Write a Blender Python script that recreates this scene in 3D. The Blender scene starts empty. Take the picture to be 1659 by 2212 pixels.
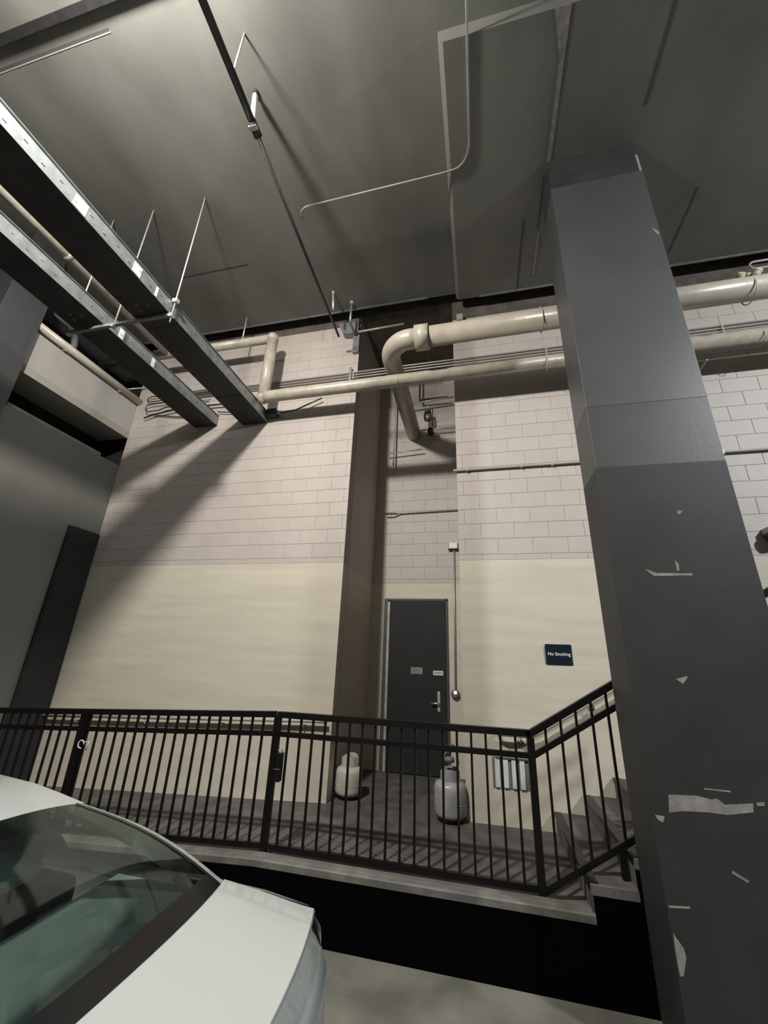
import bpy, bmesh, math, random
from mathutils import Vector, Matrix
random.seed(4)
SC = bpy.context.scene
COL = SC.collection
# ------------------------------------------------------------------ camera, light, exposure
CZ = 1.97                                    # camera height above the garage floor
cam_d = bpy.data.cameras.new('camera')
cam = bpy.data.objects.new('camera', cam_d); COL.objects.link(cam)
_r = Vector((0.97405, 0.2233, 0.03699)); _u = Vector((0.04314, -0.34361, 0.93812)); _f = Vector((-0.22219, 0.91218, 0.34432))
cam.matrix_world = Matrix(((_r.x, _u.x, -_f.x, 0), (_r.y, _u.y, -_f.y, 0), (_r.z, _u.z, -_f.z, CZ), (0, 0, 0, 1)))
cam_d.sensor_fit = 'VERTICAL'; cam_d.sensor_height = 24.0; cam_d.lens = 865.0 / 2212.0 * 24.0
cam_d.clip_start = 0.02
SC.camera = cam
w = bpy.data.worlds.new('world'); SC.world = w; w.use_nodes = True
bg = w.node_tree.nodes['Background']; bg.inputs[0].default_value = (0.80, 0.95, 1.0, 1); bg.inputs[1].default_value = 0.02
def lamp(name, loc, power, radius, color):
    d = bpy.data.lights.new(name, 'POINT'); d.energy = power; d.shadow_soft_size = radius; d.color = color
    # the lamp's own beam: a little stronger downwards than sideways, weak upwards
    d.use_nodes = True; N = d.node_tree.nodes; L = d.node_tree.links; em = N['Emission']
    tc = N.new('ShaderNodeTexCoord'); sx = N.new('ShaderNodeSeparateXYZ'); rp = N.new('ShaderNodeMapRange')
    L.new(tc.outputs['Normal'], sx.inputs[0]); L.new(sx.outputs['Z'], rp.inputs[0])
    rp.inputs[1].default_value = -0.85; rp.inputs[2].default_value = 0.15; rp.inputs[3].default_value = BEAM[0]; rp.inputs[4].default_value = BEAM[1]; L.new(rp.outputs[0], em.inputs['Strength'])
    o = bpy.data.objects.new(name, d); COL.objects.link(o); o.location = loc; return o
BEAM = (1.75, 0.75)
lamp('garage_lamp', (-2.4, 0.13, CZ + 4.81), 1180, 0.16, (1.0, 0.955, 0.885))
lamp('garage_lamp', (6.0, 0.17, CZ + 4.81), 1180, 0.16, (0.95, 0.985, 1.0))
SC.view_settings.view_transform = 'Standard'; SC.view_settings.look = 'None'
SC.view_settings.gamma = 1.0; SC.view_settings.use_curve_mapping = False
SC.view_settings.exposure = 0.0

# ------------------------------------------------------------------ materials
def nodes(name):
    m = bpy.data.materials.new(name); m.use_nodes = True
    nt = m.node_tree; b = nt.nodes['Principled BSDF']; return m, nt, b
def mat(name, col, rough=0.6, metal=0.0, var=0.0, scale=3.0, stretch=(1, 1, 1), bump=0.0, bscale=60, spec=None, coat=0.0, rnd=0.0, col2=None, lo=0.35, hi=0.65):
    m, nt, b = nodes(name); N = nt.nodes; L = nt.links
    b.inputs['Base Color'].default_value = (*col, 1); b.inputs['Roughness'].default_value = rough; b.inputs['Metallic'].default_value = metal
    if spec is not None: b.inputs['Specular IOR Level'].default_value = spec
    if coat: b.inputs['Coat Weight'].default_value = coat; b.inputs['Coat Roughness'].default_value = 0.06
    tc = N.new('ShaderNodeNewGeometry')
    if var or col2:
        mp = N.new('ShaderNodeMapping'); mp.inputs['Scale'].default_value = stretch; L.new(tc.outputs['Position'], mp.inputs[0])
        n = N.new('ShaderNodeTexNoise'); n.inputs['Scale'].default_value = scale; n.inputs['Detail'].default_value = 6; L.new(mp.outputs[0], n.inputs['Vector'])
        r = N.new('ShaderNodeValToRGB'); r.color_ramp.elements[0].position = lo; r.color_ramp.elements[1].position = hi
        c2 = col2 if col2 else tuple(c * (1 - var) for c in col)
        r.color_ramp.elements[0].color = (*c2, 1); r.color_ramp.elements[1].color = (*col, 1)
        L.new(n.outputs[0], r.inputs[0]); src = r.outputs[0]
        if rnd:
            oi = N.new('ShaderNodeObjectInfo'); hs = N.new('ShaderNodeHueSaturation')
            mr = N.new('ShaderNodeMapRange'); mr.inputs[3].default_value = 1 - rnd; mr.inputs[4].default_value = 1 + rnd
            L.new(oi.outputs['Random'], mr.inputs[0]); L.new(mr.outputs[0], hs.inputs['Value']); L.new(src, hs.inputs['Color']); src = hs.outputs[0]
        L.new(src, b.inputs['Base Color'])
    if bump:
        n2 = N.new('ShaderNodeTexNoise'); n2.inputs['Scale'].default_value = bscale; n2.inputs['Detail'].default_value = 4; L.new(tc.outputs['Position'], n2.inputs['Vector'])
        bp = N.new('ShaderNodeBump'); bp.inputs['Strength'].default_value = bump; bp.inputs['Distance'].default_value = 0.01
        L.new(n2.outputs[0], bp.inputs['Height']); L.new(bp.outputs[0], b.inputs['Normal'])
    return m
M = {}
M['ceil'] = mat('cast_concrete', (0.152, 0.153, 0.138), 0.5, var=0.36, scale=1.3, stretch=(1.0, 0.55, 1.0), bump=0.05, bscale=30, lo=0.3, hi=0.68)
M['floor'] = mat('garage_floor_concrete', (0.165, 0.163, 0.137), 0.5, var=0.45, scale=2.2, bump=0.15, bscale=40)
M['landing'] = mat('landing_concrete', (0.095, 0.09, 0.084), 0.7, var=0.5, scale=4.5, bump=0.2, bscale=40)
M['curb'] = mat('curb_concrete', (0.135, 0.131, 0.118), 0.7, var=0.45, scale=6, bump=0.3, bscale=40)
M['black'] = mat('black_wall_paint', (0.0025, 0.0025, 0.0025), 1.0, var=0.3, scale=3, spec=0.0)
M['block'] = mat('painted_block', (0.42, 0.375, 0.342), 0.5, var=0.05, scale=5, bump=0.35, bscale=90, rnd=0.025)
M['mortar'] = mat('painted_mortar', (0.395, 0.352, 0.32), 0.7, var=0.1, scale=8)
M['cream'] = mat('cream_wall_paint', (0.515, 0.475, 0.392), 0.5, var=0.11, scale=2.2, stretch=(0.5, 0.5, 4.5), bump=0.15, bscale=50)
M['jamb'] = M['block']
M['greywall'] = mat('grey_wall_paint', (0.125, 0.123, 0.11), 0.6, var=0.15, scale=1.3, bump=0.1)
M['spandrel'] = mat('spandrel_concrete', (0.31, 0.297, 0.268), 0.6, var=0.1, scale=1.5, bump=0.1)
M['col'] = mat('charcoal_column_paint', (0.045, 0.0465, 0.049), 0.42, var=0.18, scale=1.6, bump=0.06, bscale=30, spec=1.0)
M['col_mid'] = mat('column_paint_falloff_mid', (0.036, 0.0365, 0.037), 0.45, var=0.18, scale=1.6, bump=0.06, bscale=30, spec=0.8)
M['col_low'] = mat('column_paint_falloff_low', (0.0275, 0.0275, 0.028), 0.55, var=0.25, scale=2.2, bump=0.06, bscale=30, spec=0.35)  # lower column paint darkened to imitate the lamps' falloff
M['colneck'] = mat('dark_column_neck', (0.024, 0.024, 0.024), 0.6, var=0.3, scale=5)  # darker tone for the top band of each column
M['scrape'] = mat('scraped_concrete', (0.23, 0.222, 0.205), 0.9, var=0.35, scale=14)
M['rail'] = mat('black_rail_paint', (0.005, 0.0045, 0.0045), 0.36, var=0.2, scale=20, spec=0.3)
M['galv'] = mat('galvanised_steel', (0.28, 0.305, 0.3), 0.42, 0.55, var=0.3, scale=9, bump=0.1, bscale=30)
M['galvdark'] = mat('galvanised_shaded', (0.05, 0.05, 0.05), 0.55, 0.3, var=0.3, scale=5)  # galvanised steel darkened to hold the shade under the trays
M['rod'] = mat('zinc_rod', (0.55, 0.54, 0.50), 0.45, 0.5, var=0.2, scale=20)
M['pipe'] = mat('tan_pipe_paint', (0.43, 0.39, 0.325), 0.30, var=0.14, scale=6, bump=0.12, bscale=25)
M['pipe2'] = mat('tan_pipe_wrap', (0.41, 0.37, 0.305), 0.36, var=0.2, scale=9, bump=0.35, bscale=18)
M['conduit'] = mat('painted_conduit', (0.38, 0.35, 0.315), 0.4, var=0.1, scale=8)
M['conduit_grey'] = mat('grey_conduit', (0.42, 0.42, 0.40), 0.4, 0.3, var=0.15, scale=8)
M['greytube'] = mat('dull_grey_tube', (0.20, 0.20, 0.19), 0.5, var=0.15, scale=8)
M['darkpipe'] = mat('dark_steel_pipe', (0.028, 0.027, 0.027), 0.45, 0.2, var=0.3, scale=12)
M['cable'] = mat('black_cable', (0.02, 0.018, 0.017), 0.5, var=0.2, scale=20)
M['door'] = mat('charcoal_door_paint', (0.018, 0.019, 0.02), 0.6, var=0.15, scale=3, bump=0.05, spec=0.25)
M['doorframe'] = mat('door_frame_paint', (0.055, 0.057, 0.055), 0.4, var=0.1, scale=3)
M['doorjamb'] = mat('pale_frame_edge', (0.42, 0.40, 0.37), 0.4, 0.2, var=0.3, scale=8)  # pale tone carries the light reflected along the frame edge
M['steel'] = mat('satin_steel', (0.62, 0.62, 0.60), 0.3, 0.8, var=0.15, scale=20)
M['signblue'] = mat('dark_teal_sign', (0.002, 0.011, 0.019), 0.7, var=0.2, scale=9, spec=0.15)
M['white'] = mat('white_print', (0.56, 0.57, 0.57), 0.6, var=0.05, scale=30)
M['paper'] = mat('white_paper', (0.5, 0.515, 0.53), 0.7, var=0.12, scale=12)
M['greypaper'] = mat('faded_notice', (0.30, 0.30, 0.29), 0.7, var=0.4, scale=60)
M['ink'] = mat('dark_print', (0.06, 0.06, 0.06), 0.7, var=0.1, scale=20)
M['tank'] = mat('propane_tank_paint', (0.46, 0.45, 0.4), 0.3, var=0.2, scale=8)
M['tankgrey'] = mat('grey_tank_paint', (0.32, 0.32, 0.31), 0.35, var=0.25, scale=9)
M['brass'] = mat('dull_brass', (0.32, 0.26, 0.15), 0.4, 0.7, var=0.3, scale=20)
M['blue'] = mat('blue_knob', (0.03, 0.03, 0.14), 0.4, var=0.2, scale=20)
M['carpaint'] = mat('white_car_paint', (0.335, 0.36, 0.352), 0.30, var=0.03, scale=2, coat=0.8)
M['cartrim'] = mat('black_car_trim', (0.006, 0.006, 0.006), 0.25, var=0.2, scale=10)
M['tyre'] = mat('tyre_rubber', (0.015, 0.015, 0.015), 0.85, var=0.2, scale=20)
M['shelf'] = mat('grey_green_shelf_cloth', (0.155, 0.19, 0.178), 0.8, var=0.25, scale=3)
M['seat'] = mat('dark_upholstery', (0.018, 0.018, 0.019), 0.8, var=0.3, scale=12)
M['void'] = mat('darkness_black', (0.012, 0.012, 0.012), 0.9, var=0.3, scale=3)  # near-black stands in for darkness behind the slot and shade by the corner
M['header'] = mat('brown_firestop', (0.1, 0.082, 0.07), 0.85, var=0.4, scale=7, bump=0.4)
M['ochre'] = mat('ochre_knockout', (0.16, 0.12, 0.06), 0.6, var=0.3, scale=20)
M['foam'] = mat('spray_foam', (0.50, 0.46, 0.36), 0.9, var=0.3, scale=30, bump=0.5)
def glow(name, col, s):
    m, nt, b = nodes(name); b.inputs['Emission Color'].default_value = (*col, 1); b.inputs['Emission Strength'].default_value = s
    b.inputs['Base Color'].default_value = (*col, 1); return m
M['led'] = glow('lit_indicator', (0.75, 0.8, 1.0), 2.0)
def glassmat(name, tint, rough=0.04):
    m = bpy.data.materials.new(name); m.use_nodes = True; nt = m.node_tree; N = nt.nodes; L = nt.links
    for n in list(N): N.remove(n)
    out = N.new('ShaderNodeOutputMaterial'); mx = N.new('ShaderNodeMixShader'); tr = N.new('ShaderNodeBsdfTransparent'); gl = N.new('ShaderNodeBsdfGlossy')
    fr = N.new('ShaderNodeFresnel'); fr.inputs[0].default_value = 1.6
    geo = N.new('ShaderNodeNewGeometry'); nz = N.new('ShaderNodeTexNoise'); nz.inputs['Scale'].default_value = 2; L.new(geo.outputs['Position'], nz.inputs['Vector'])
    rp = N.new('ShaderNodeValToRGB'); rp.color_ramp.elements[0].color = (*[c * 0.9 for c in tint], 1); rp.color_ramp.elements[1].color = (*tint, 1)
    L.new(nz.outputs[0], rp.inputs[0]); L.new(rp.outputs[0], tr.inputs[0])
    gl.inputs['Color'].default_value = (0.85, 1.0, 0.95, 1); gl.inputs['Roughness'].default_value = rough
    L.new(fr.outputs[0], mx.inputs[0]); L.new(tr.outputs[0], mx.inputs[1]); L.new(gl.outputs[0], mx.inputs[2]); L.new(mx.outputs[0], out.inputs[0]); return m
M['glass'] = glassmat('tinted_car_glass', (0.58, 0.66, 0.63))
M['bulb'] = glassmat('clear_jar_glass', (0.75, 0.78, 0.75), 0.08)

# ------------------------------------------------------------------ builders
class MB:
    """collects shapes in world coordinates; build() links them as ONE mesh object"""
    def __init__(s): s.v = []; s.f = []; s.sm = []
    def add(s, vs, fs, smooth=False):
        n = len(s.v); s.v += [tuple(v) for v in vs]; s.f += [tuple(i + n for i in f) for f in fs]; s.sm += [smooth] * len(fs); return s
    def box(s, x0, x1, y0, y1, z0, z1, c=0.0):
        if c <= 0:
            vs = [(x, y, z) for z in (z0, z1) for y in (y0, y1) for x in (x0, x1)]
            return s.add(vs, [(0, 2, 3, 1), (4, 5, 7, 6), (0, 1, 5, 4), (2, 6, 7, 3), (0, 4, 6, 2), (1, 3, 7, 5)])
        bm = bmesh.new(); bmesh.ops.create_cube(bm, size=1.0)
        for v in bm.verts: v.co = Vector(((x0 + x1) / 2 + v.co.x * (x1 - x0), (y0 + y1) / 2 + v.co.y * (y1 - y0), (z0 + z1) / 2 + v.co.z * (z1 - z0)))
        bmesh.ops.bevel(bm, geom=bm.edges[:], offset=c, segments=2, affect='EDGES', profile=0.5)
        bm.verts.index_update(); s.add([v.co.copy() for v in bm.verts], [[v.index for v in f.verts] for f in bm.faces]); bm.free(); return s
    def bar(s, a, b, wx, wz, up=(0, 0, 1)):
        """rectangular bar from a to b, wx across, wz along 'up'"""
        a = Vector(a); b = Vector(b); d = (b - a).normalized(); u = Vector(up); x = d.cross(u).normalized(); u = x.cross(d).normalized()
        vs = [p + x * sx * wx / 2 + u * sz * wz / 2 for p in (a, b) for sx, sz in ((-1, -1), (1, -1), (1, 1), (-1, 1))]
        return s.add(vs, [(3, 2, 1, 0), (4, 5, 6, 7), (0, 1, 5, 4), (1, 2, 6, 5), (2, 3, 7, 6), (3, 0, 4, 7)])
    def tube(s, pts, r, n=12, cap=True):
        pts = [Vector(p) for p in pts]; rs = r if isinstance(r, (list, tuple)) else [r] * len(pts)
        vs = []; ref = None
        for i, p in enumerate(pts):
            d = ((pts[i] - pts[i - 1]).normalized() if i else Vector()) + ((pts[i + 1] - pts[i]).normalized() if i < len(pts) - 1 else Vector())
            d.normalize()
            if ref is None: ref = Vector((0, 0, 1)) if abs(d.z) < 0.9 else Vector((1, 0, 0))
            x = d.cross(ref).normalized(); y = x.cross(d).normalized(); ref = y
            k = 1.0
            if 0 < i < len(pts) - 1:
                c = (pts[i] - pts[i - 1]).normalized().dot(d); k = 1.0 / max(c, 0.5) if c < 0.98 else 1.0
            vs += [p + (x * math.cos(t) + y * math.sin(t)) * rs[i] for t in [2 * math.pi * j / n for j in range(n)]]
        fs = [(i * n + j, i * n + (j + 1) % n, (i + 1) * n + (j + 1) % n, (i + 1) * n + j) for i in range(len(pts) - 1) for j in range(n)]
        s.add(vs, fs, True)
        if cap:
            b = len(s.v) - len(vs)
            s.f += [tuple(b + j for j in reversed(range(n))), tuple(b + (len(pts) - 1) * n + j for j in range(n))]; s.sm += [False, False]
        return s
    def lathe(s, prof, c, n=24, axis='z'):
        vs = []
        for r, h in prof:
            for j in range(n):
                t = 2 * math.pi * j / n; q = (r * math.cos(t), r * math.sin(t), h)
                if axis == 'y': q = (q[0], q[2], q[1])
                if axis == 'x': q = (q[2], q[0], q[1])
                vs.append(Vector(c) + Vector(q))
        fs = [(i * n + j, i * n + (j + 1) % n, (i + 1) * n + (j + 1) % n, (i + 1) * n + j) for i in range(len(prof) - 1) for j in range(n)]
        if prof[0][0] > 1e-4: fs.append(tuple(reversed(range(n))))
        if prof[-1][0] > 1e-4: fs.append(tuple((len(prof) - 1) * n + j for j in range(n)))
        return s.add(vs, fs, True)
    def prism(s, poly, axis, a, b):
        """polygon (2-D) extruded along axis from a to b; axis x: (y,z), y: (x,z), z: (x,y)"""
        def P(q, h): return {'x': (h, q[0], q[1]), 'y': (q[0], h, q[1]), 'z': (q[0], q[1], h)}[axis]
        n = len(poly); vs = [P(q, a) for q in poly] + [P(q, b) for q in poly]
        return s.add(vs, [tuple(range(n)), tuple(reversed(range(n, 2 * n)))] + [(i, i + n, (i + 1) % n + n, (i + 1) % n) for i in range(n)])
    def grid(s, rows, smooth=True):
        n = len(rows[0]); vs = [p for r in rows for p in r]
        return s.add(vs, [(i * n + j, i * n + j + 1, (i + 1) * n + j + 1, (i + 1) * n + j) for i in range(len(rows) - 1) for j in range(n - 1)], smooth)
    def build(s, name, m, parent=None, fix=True, solid=0.0):
        off = Vector((0, 0, 0))
        if parent is not None: off = Vector(parent['_org'])
        else:
            xs = [v[0] for v in s.v]; ys = [v[1] for v in s.v]; zs = [v[2] for v in s.v]
            off = Vector(((min(xs) + max(xs)) / 2, (min(ys) + max(ys)) / 2, min(zs)))
        me = bpy.data.meshes.new(name); me.from_pydata([tuple(Vector(v) - off) for v in s.v], [], s.f)
        me.polygons.foreach_set('use_smooth', s.sm)
        if fix:
            bm = bmesh.new(); bm.from_mesh(me); bmesh.ops.recalc_face_normals(bm, faces=bm.faces[:])
            bm.to_mesh(me); bm.free()
        me.materials.append(M[m] if isinstance(m, str) else m)
        if any(s.sm) and not all(s.sm): pass
        o = bpy.data.objects.new(name, me); COL.objects.link(o)
        if parent is not None: o.parent = parent; o['_org'] = parent['_org']
        else: o.location = off; o['_org'] = tuple(off)
        if solid:
            md = o.modifiers.new('thickness', 'SOLIDIFY'); md.thickness = solid; md.offset = -1
        return o
def arc(c, a, b, n=8):
    """points of a quarter bend with centre c from c+a to c+b"""
    c = Vector(c); a = Vector(a); b = Vector(b)
    return [c + a * math.cos(t) + b * math.sin(t) for t in [math.pi / 2 * i / n for i in range(n + 1)]]
def tag(o, label, cat, group=None, kind=None):
    o['label'] = label; o['category'] = cat
    if group: o['group'] = group
    if kind: o['kind'] = kind
    return o
def thing(name, label, cat, loc, group=None, kind=None):
    o = bpy.data.objects.new(name, None); COL.objects.link(o); o.location = loc; o['_org'] = tuple(loc); o.empty_display_size = 0.1
    return tag(o, label, cat, group, kind)

# ------------------------------------------------------------------ dimensions (metres, z = 0 on the garage floor)
WY = 5.05            # face of the rear wall
RY = 6.64            # back of the door recess
RX0, RX1 = -1.765, -0.225
LZ = 0.43            # landing height
PZ = CZ + 1.207      # top of the cream paint
CL = CZ + 5.48       # ceiling soffit
DP = CZ + 5.33       # soffit of the thickened slab by the column
LX = -6.0            # left wall
RS = 0.05            # ramp slope
RP = -1.83           # where the ramp starts
def rampz(x): return LZ - RS * max(0.0, RP - x)

# ------------------------------------------------------------------ setting: floors
tag(MB().box(-12, 12, -9, 3.6, -0.2, 0).build('floor', 'floor'), 'grey stained concrete garage floor below the landing', 'floor', kind='structure')
lf = MB()
lf.box(RP, 0.645, 3.73, WY, 0.0, LZ)
lf.box(RX0, RX1, WY, RY, 0.0, LZ)
lf.add([(-6.7, 3.73, rampz(-6.7)), (RP, 3.73, LZ), (RP, 5.05, LZ), (-6.7, 5.05, rampz(-6.7)), (-6.7, 3.73, 0), (RP, 3.73, 0), (RP, 5.05, 0), (-6.7, 5.05, 0)],
       [(0, 1, 2, 3), (4, 7, 6, 5), (0, 4, 5, 1), (3, 2, 6, 7), (0, 3, 7, 4)])
lnd = lf.build('floor_landing', 'landing'); tag(lnd, 'dark worn concrete landing and ramp behind the black railing', 'floor', kind='structure')
# curb along the landing edge
cb = MB()
prof = [(3.602, -0.03), (3.602, 0.012), (3.612, 0.02), (3.655, 0.02), (3.66, 0.012), (3.668, 0.012), (3.673, 0.02), (3.73, 0.02), (3.73, -0.03)]
xs = [-6.7, RP, 0.655]
rows = [[(x, y, rampz(x) + h) for y, h in prof] for x in xs]
cb.grid(rows, False); cb.add(rows[-1], [tuple(range(len(prof)))]); cb.add(rows[0], [tuple(reversed(range(len(prof))))])
cbo = cb.build('trim_1', 'curb'); tag(cbo, 'pale grooved concrete curb along the landing edge', 'curb', kind='structure')
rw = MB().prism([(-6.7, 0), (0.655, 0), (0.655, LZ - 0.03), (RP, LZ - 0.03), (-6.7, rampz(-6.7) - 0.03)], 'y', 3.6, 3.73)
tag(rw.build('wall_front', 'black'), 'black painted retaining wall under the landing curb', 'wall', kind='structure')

# ------------------------------------------------------------------ setting: walls
blkmesh = {}
def block_mesh(wd, ht):
    k = (round(wd, 3), round(ht, 3))
    if k not in blkmesh:
        a, b = wd / 2, ht / 2; c = 0.0026; d = 0.012
        vs = [(-a, 0.03, -b), (a, 0.03, -b), (a, 0.03, b), (-a, 0.03, b), (-a, c, -b), (a, c, -b), (a, c, b), (-a, c, b), (-a + c, 0, -b + c), (a - c, 0, -b + c), (a - c, 0, b - c), (-a + c, 0, b - c)]
        fs = [(8, 9, 10, 11)]
        for o in (0, 4):
            for i in range(4): fs.append((o + i, o + (i + 1) % 4, o + 4 + (i + 1) % 4, o + 4 + i))
        me = bpy.data.meshes.new('block'); me.from_pydata(vs, [], fs); me.materials.append(M['block']); blkmesh[k] = me
    return blkmesh[k]
def lay_blocks(parent, x0, x1, y, z0, z1, first=CZ + 1.278, ph=0.0):
    H = 0.2032; W = 0.4064; J = 0.0028; org = Vector(parent['_org'])
    zs = [z0, first]
    while zs[-1] < z1 - 1e-6: zs.append(min(zs[-1] + H, z1))
    for k in range(len(zs) - 1):
        a, b = zs[k], zs[k + 1]
        if b - a < 0.03: continue
        x = x0 - ((ph + (W / 2 if k % 2 else 0)) % W)
        while x < x1 - 1e-6:
            l, r = max(x, x0), min(x + W, x1); x += W
            if r - l < 0.03: continue
            o = bpy.data.objects.new('block', block_mesh(r - l - J, b - a - J)); COL.objects.link(o); o.parent = parent
            o.location = Vector(((l + r) / 2, y, (a + b) / 2)) - org
def block_wall(name, label, x0, x1, y, zb, zt, ztop, base_poly=None, ph=0.0, bx1=None):
    m = MB(); m.box(x0, x1, y + 0.0045, y + 0.2, PZ, ztop)
    o = m.build(name, 'mortar'); tag(o, label, 'wall', kind='structure')
    p = MB()
    if base_poly: p.prism(base_poly, 'y', y, y + 0.2)
    else: p.box(x0, x1, y, y + 0.2, zb, PZ)
    p.build('painted_base', 'cream', o)
    lay_blocks(o, x0, bx1 or x1, y, PZ, zt, ph=ph)
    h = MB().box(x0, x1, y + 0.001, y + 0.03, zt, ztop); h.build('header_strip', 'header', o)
    return o
WT = CL + 0.55
wl = block_wall('wall_back_left', 'pinkish block wall above smooth cream paint, left of the dark doorway', -6.0, RX0, WY, 0, CZ + 5.35, WT,
                [(-6.0, 0), (RX0, 0), (RX0, PZ), (-6.0, PZ)], ph=0.1)
wr = block_wall('wall_back_right', 'pinkish block wall above smooth cream paint, carrying the dark sign', RX1, 6.5, WY, 0, CZ + 5.14, WT, ph=0.12, bx1=3.95)
wc = block_wall('wall_recess', 'narrow block wall above the charcoal door, deep in the recess', RX0, RX1, RY, 0, WT - 0.1, WT, ph=0.12)
jm = MB().box(RX0 - 0.2, RX0, WY + 0.21, RY, PZ, WT); jo = jm.build('wall_recess_left', 'block')
tag(jo, 'shadowed side wall of the recess, left of the charcoal door', 'wall', kind='structure')
MB().box(RX0 - 0.2, RX0 + 0.001, WY + 0.21, RY, 0, PZ).build('painted_base', 'cream', jo)
# the right side of the recess opens behind the right wall
ro = MB().box(RX1, RX1 + 0.2, WY + 0.21, RY + 0.2, 0, WT).build('wall_recess_right', 'block'); tag(ro, 'side wall of the recess hidden behind the right block wall', 'wall', kind='structure')

# left wall: spandrel, opening, lower wall
sp = MB().box(LX - 0.62, LX, 3.17, WY + 0.0, CZ + 3.53, CZ + 4.26).build('wall_left', 'spandrel'); tag(sp, 'pale concrete spandrel over the dark slot, left of the block wall', 'wall', kind='structure')
lo = MB().box(LX - 0.3, LX, 3.17, WY, 0.0, CZ + 2.98).build('wall_left_lower', 'greywall'); tag(lo, 'grey lower left wall under the dark slot', 'wall', kind='structure')
vd = MB().box(LX - 0.9, LX - 0.7, 2.0, WY + 1.2, 0.0, WT)  # black backing in place of the unlit space beyond the slot
tag(vd.build('wall_left_back', 'void'), 'black backing standing in for darkness seen through the slot over the lower left wall', 'wall', kind='structure')
tag(MB().box(LX - 0.9, LX, WY + 0.21, WY + 0.4, 0, WT).build('wall_left_end', 'void'), 'end wall of the gap behind the left spandrel, black to stand in for darkness', 'wall', kind='structure')
MB().box(LX - 0.28, LX - 0.1, 3.3, 4.75, CZ + 2.98, CZ + 3.08).build('ledge', 'greywall', lo)

# ceiling
ce = MB().box(-12, 12, -9, 4.86, CL, CL + 0.3)
ceo = ce.build('ceiling', 'ceil'); tag(ceo, 'dark mottled cast concrete ceiling slab', 'ceiling', kind='structure')
dp = MB(); c = 0.045
dp.add([(-0.15, 1.97, CL), (7.5, 1.97, CL), (7.5, 4.85, CL), (-0.15, 4.85, CL),
        (-0.15, 1.985, DP + c), (7.5, 1.985, DP + c), (7.5, 4.85, DP + c), (-0.15, 4.85, DP + c),
        (-0.15 + c, 1.99, DP), (7.5, 1.99, DP), (7.5, 4.85, DP), (-0.15 + c, 4.85, DP)],
       [(0, 1, 5, 4), (4, 5, 9, 8), (0, 4, 7, 3), (4, 8, 11, 7), (8, 9, 10, 11), (1, 2, 6, 5), (5, 6, 10, 9), (2, 3, 7, 6), (6, 7, 11, 10)])
tag(dp.build('ceiling_drop', 'ceil'), 'thickened ceiling slab with a pale front edge around the dark column', 'ceiling', kind='structure')
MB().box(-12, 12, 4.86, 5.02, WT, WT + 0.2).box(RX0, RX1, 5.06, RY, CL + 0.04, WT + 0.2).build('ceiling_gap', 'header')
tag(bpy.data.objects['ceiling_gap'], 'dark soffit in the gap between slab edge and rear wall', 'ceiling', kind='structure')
tr = MB().box(-6.0, -0.6, 4.835, 4.862, CL - 0.012, CL + 0.02).box(0.2, 7.5, 4.825, 4.852, DP - 0.012, DP + 0.02)
tag(tr.build('trim_2', 'galv'), 'thin metal edge strip along the slab end', 'trim', kind='structure')
# garage behind the camera
tag(MB().box(-12, 12, -9.2, -9, 0, CL).build('wall_rear', 'greywall'), 'grey wall of the garage far behind the camera', 'wall', kind='structure')

# ------------------------------------------------------------------ columns
def column(x0, x1, y0, y1, label):
    """three concrete lifts, each painted a little differently, with a pour joint between them"""
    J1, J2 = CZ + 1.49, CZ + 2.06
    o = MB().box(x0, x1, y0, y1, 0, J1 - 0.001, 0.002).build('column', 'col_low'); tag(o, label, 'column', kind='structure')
    MB().box(x0 + 0.001, x1 - 0.001, y0 + 0.001, y1, J1 + 0.001, J2 - 0.001, 0.002).build('middle_lift', 'col_mid', o)['label'] = 'middle lift, slightly paler to carry the light falloff'
    MB().box(x0, x1, y0, y1, J2 + 0.001, CZ + 4.86, 0.002).build('upper_lift', 'col', o)['label'] = 'upper lift, palest grey of the painted light falloff'
    MB().box(x0 + 0.004, x1 - 0.004, y0 + 0.004, y1 - 0.004, CZ + 4.86, DP if x0 > 0 else CL).build('neck', 'colneck', o)['label'] = 'darker neck under the ceiling'
    for z in (J1, J2):
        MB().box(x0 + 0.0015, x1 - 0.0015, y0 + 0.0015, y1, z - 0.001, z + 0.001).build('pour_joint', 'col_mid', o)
    return o
colm = column(0.952, 1.842, 3.17, 3.598, 'charcoal painted square column with white scrapes, right of the railing')
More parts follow.
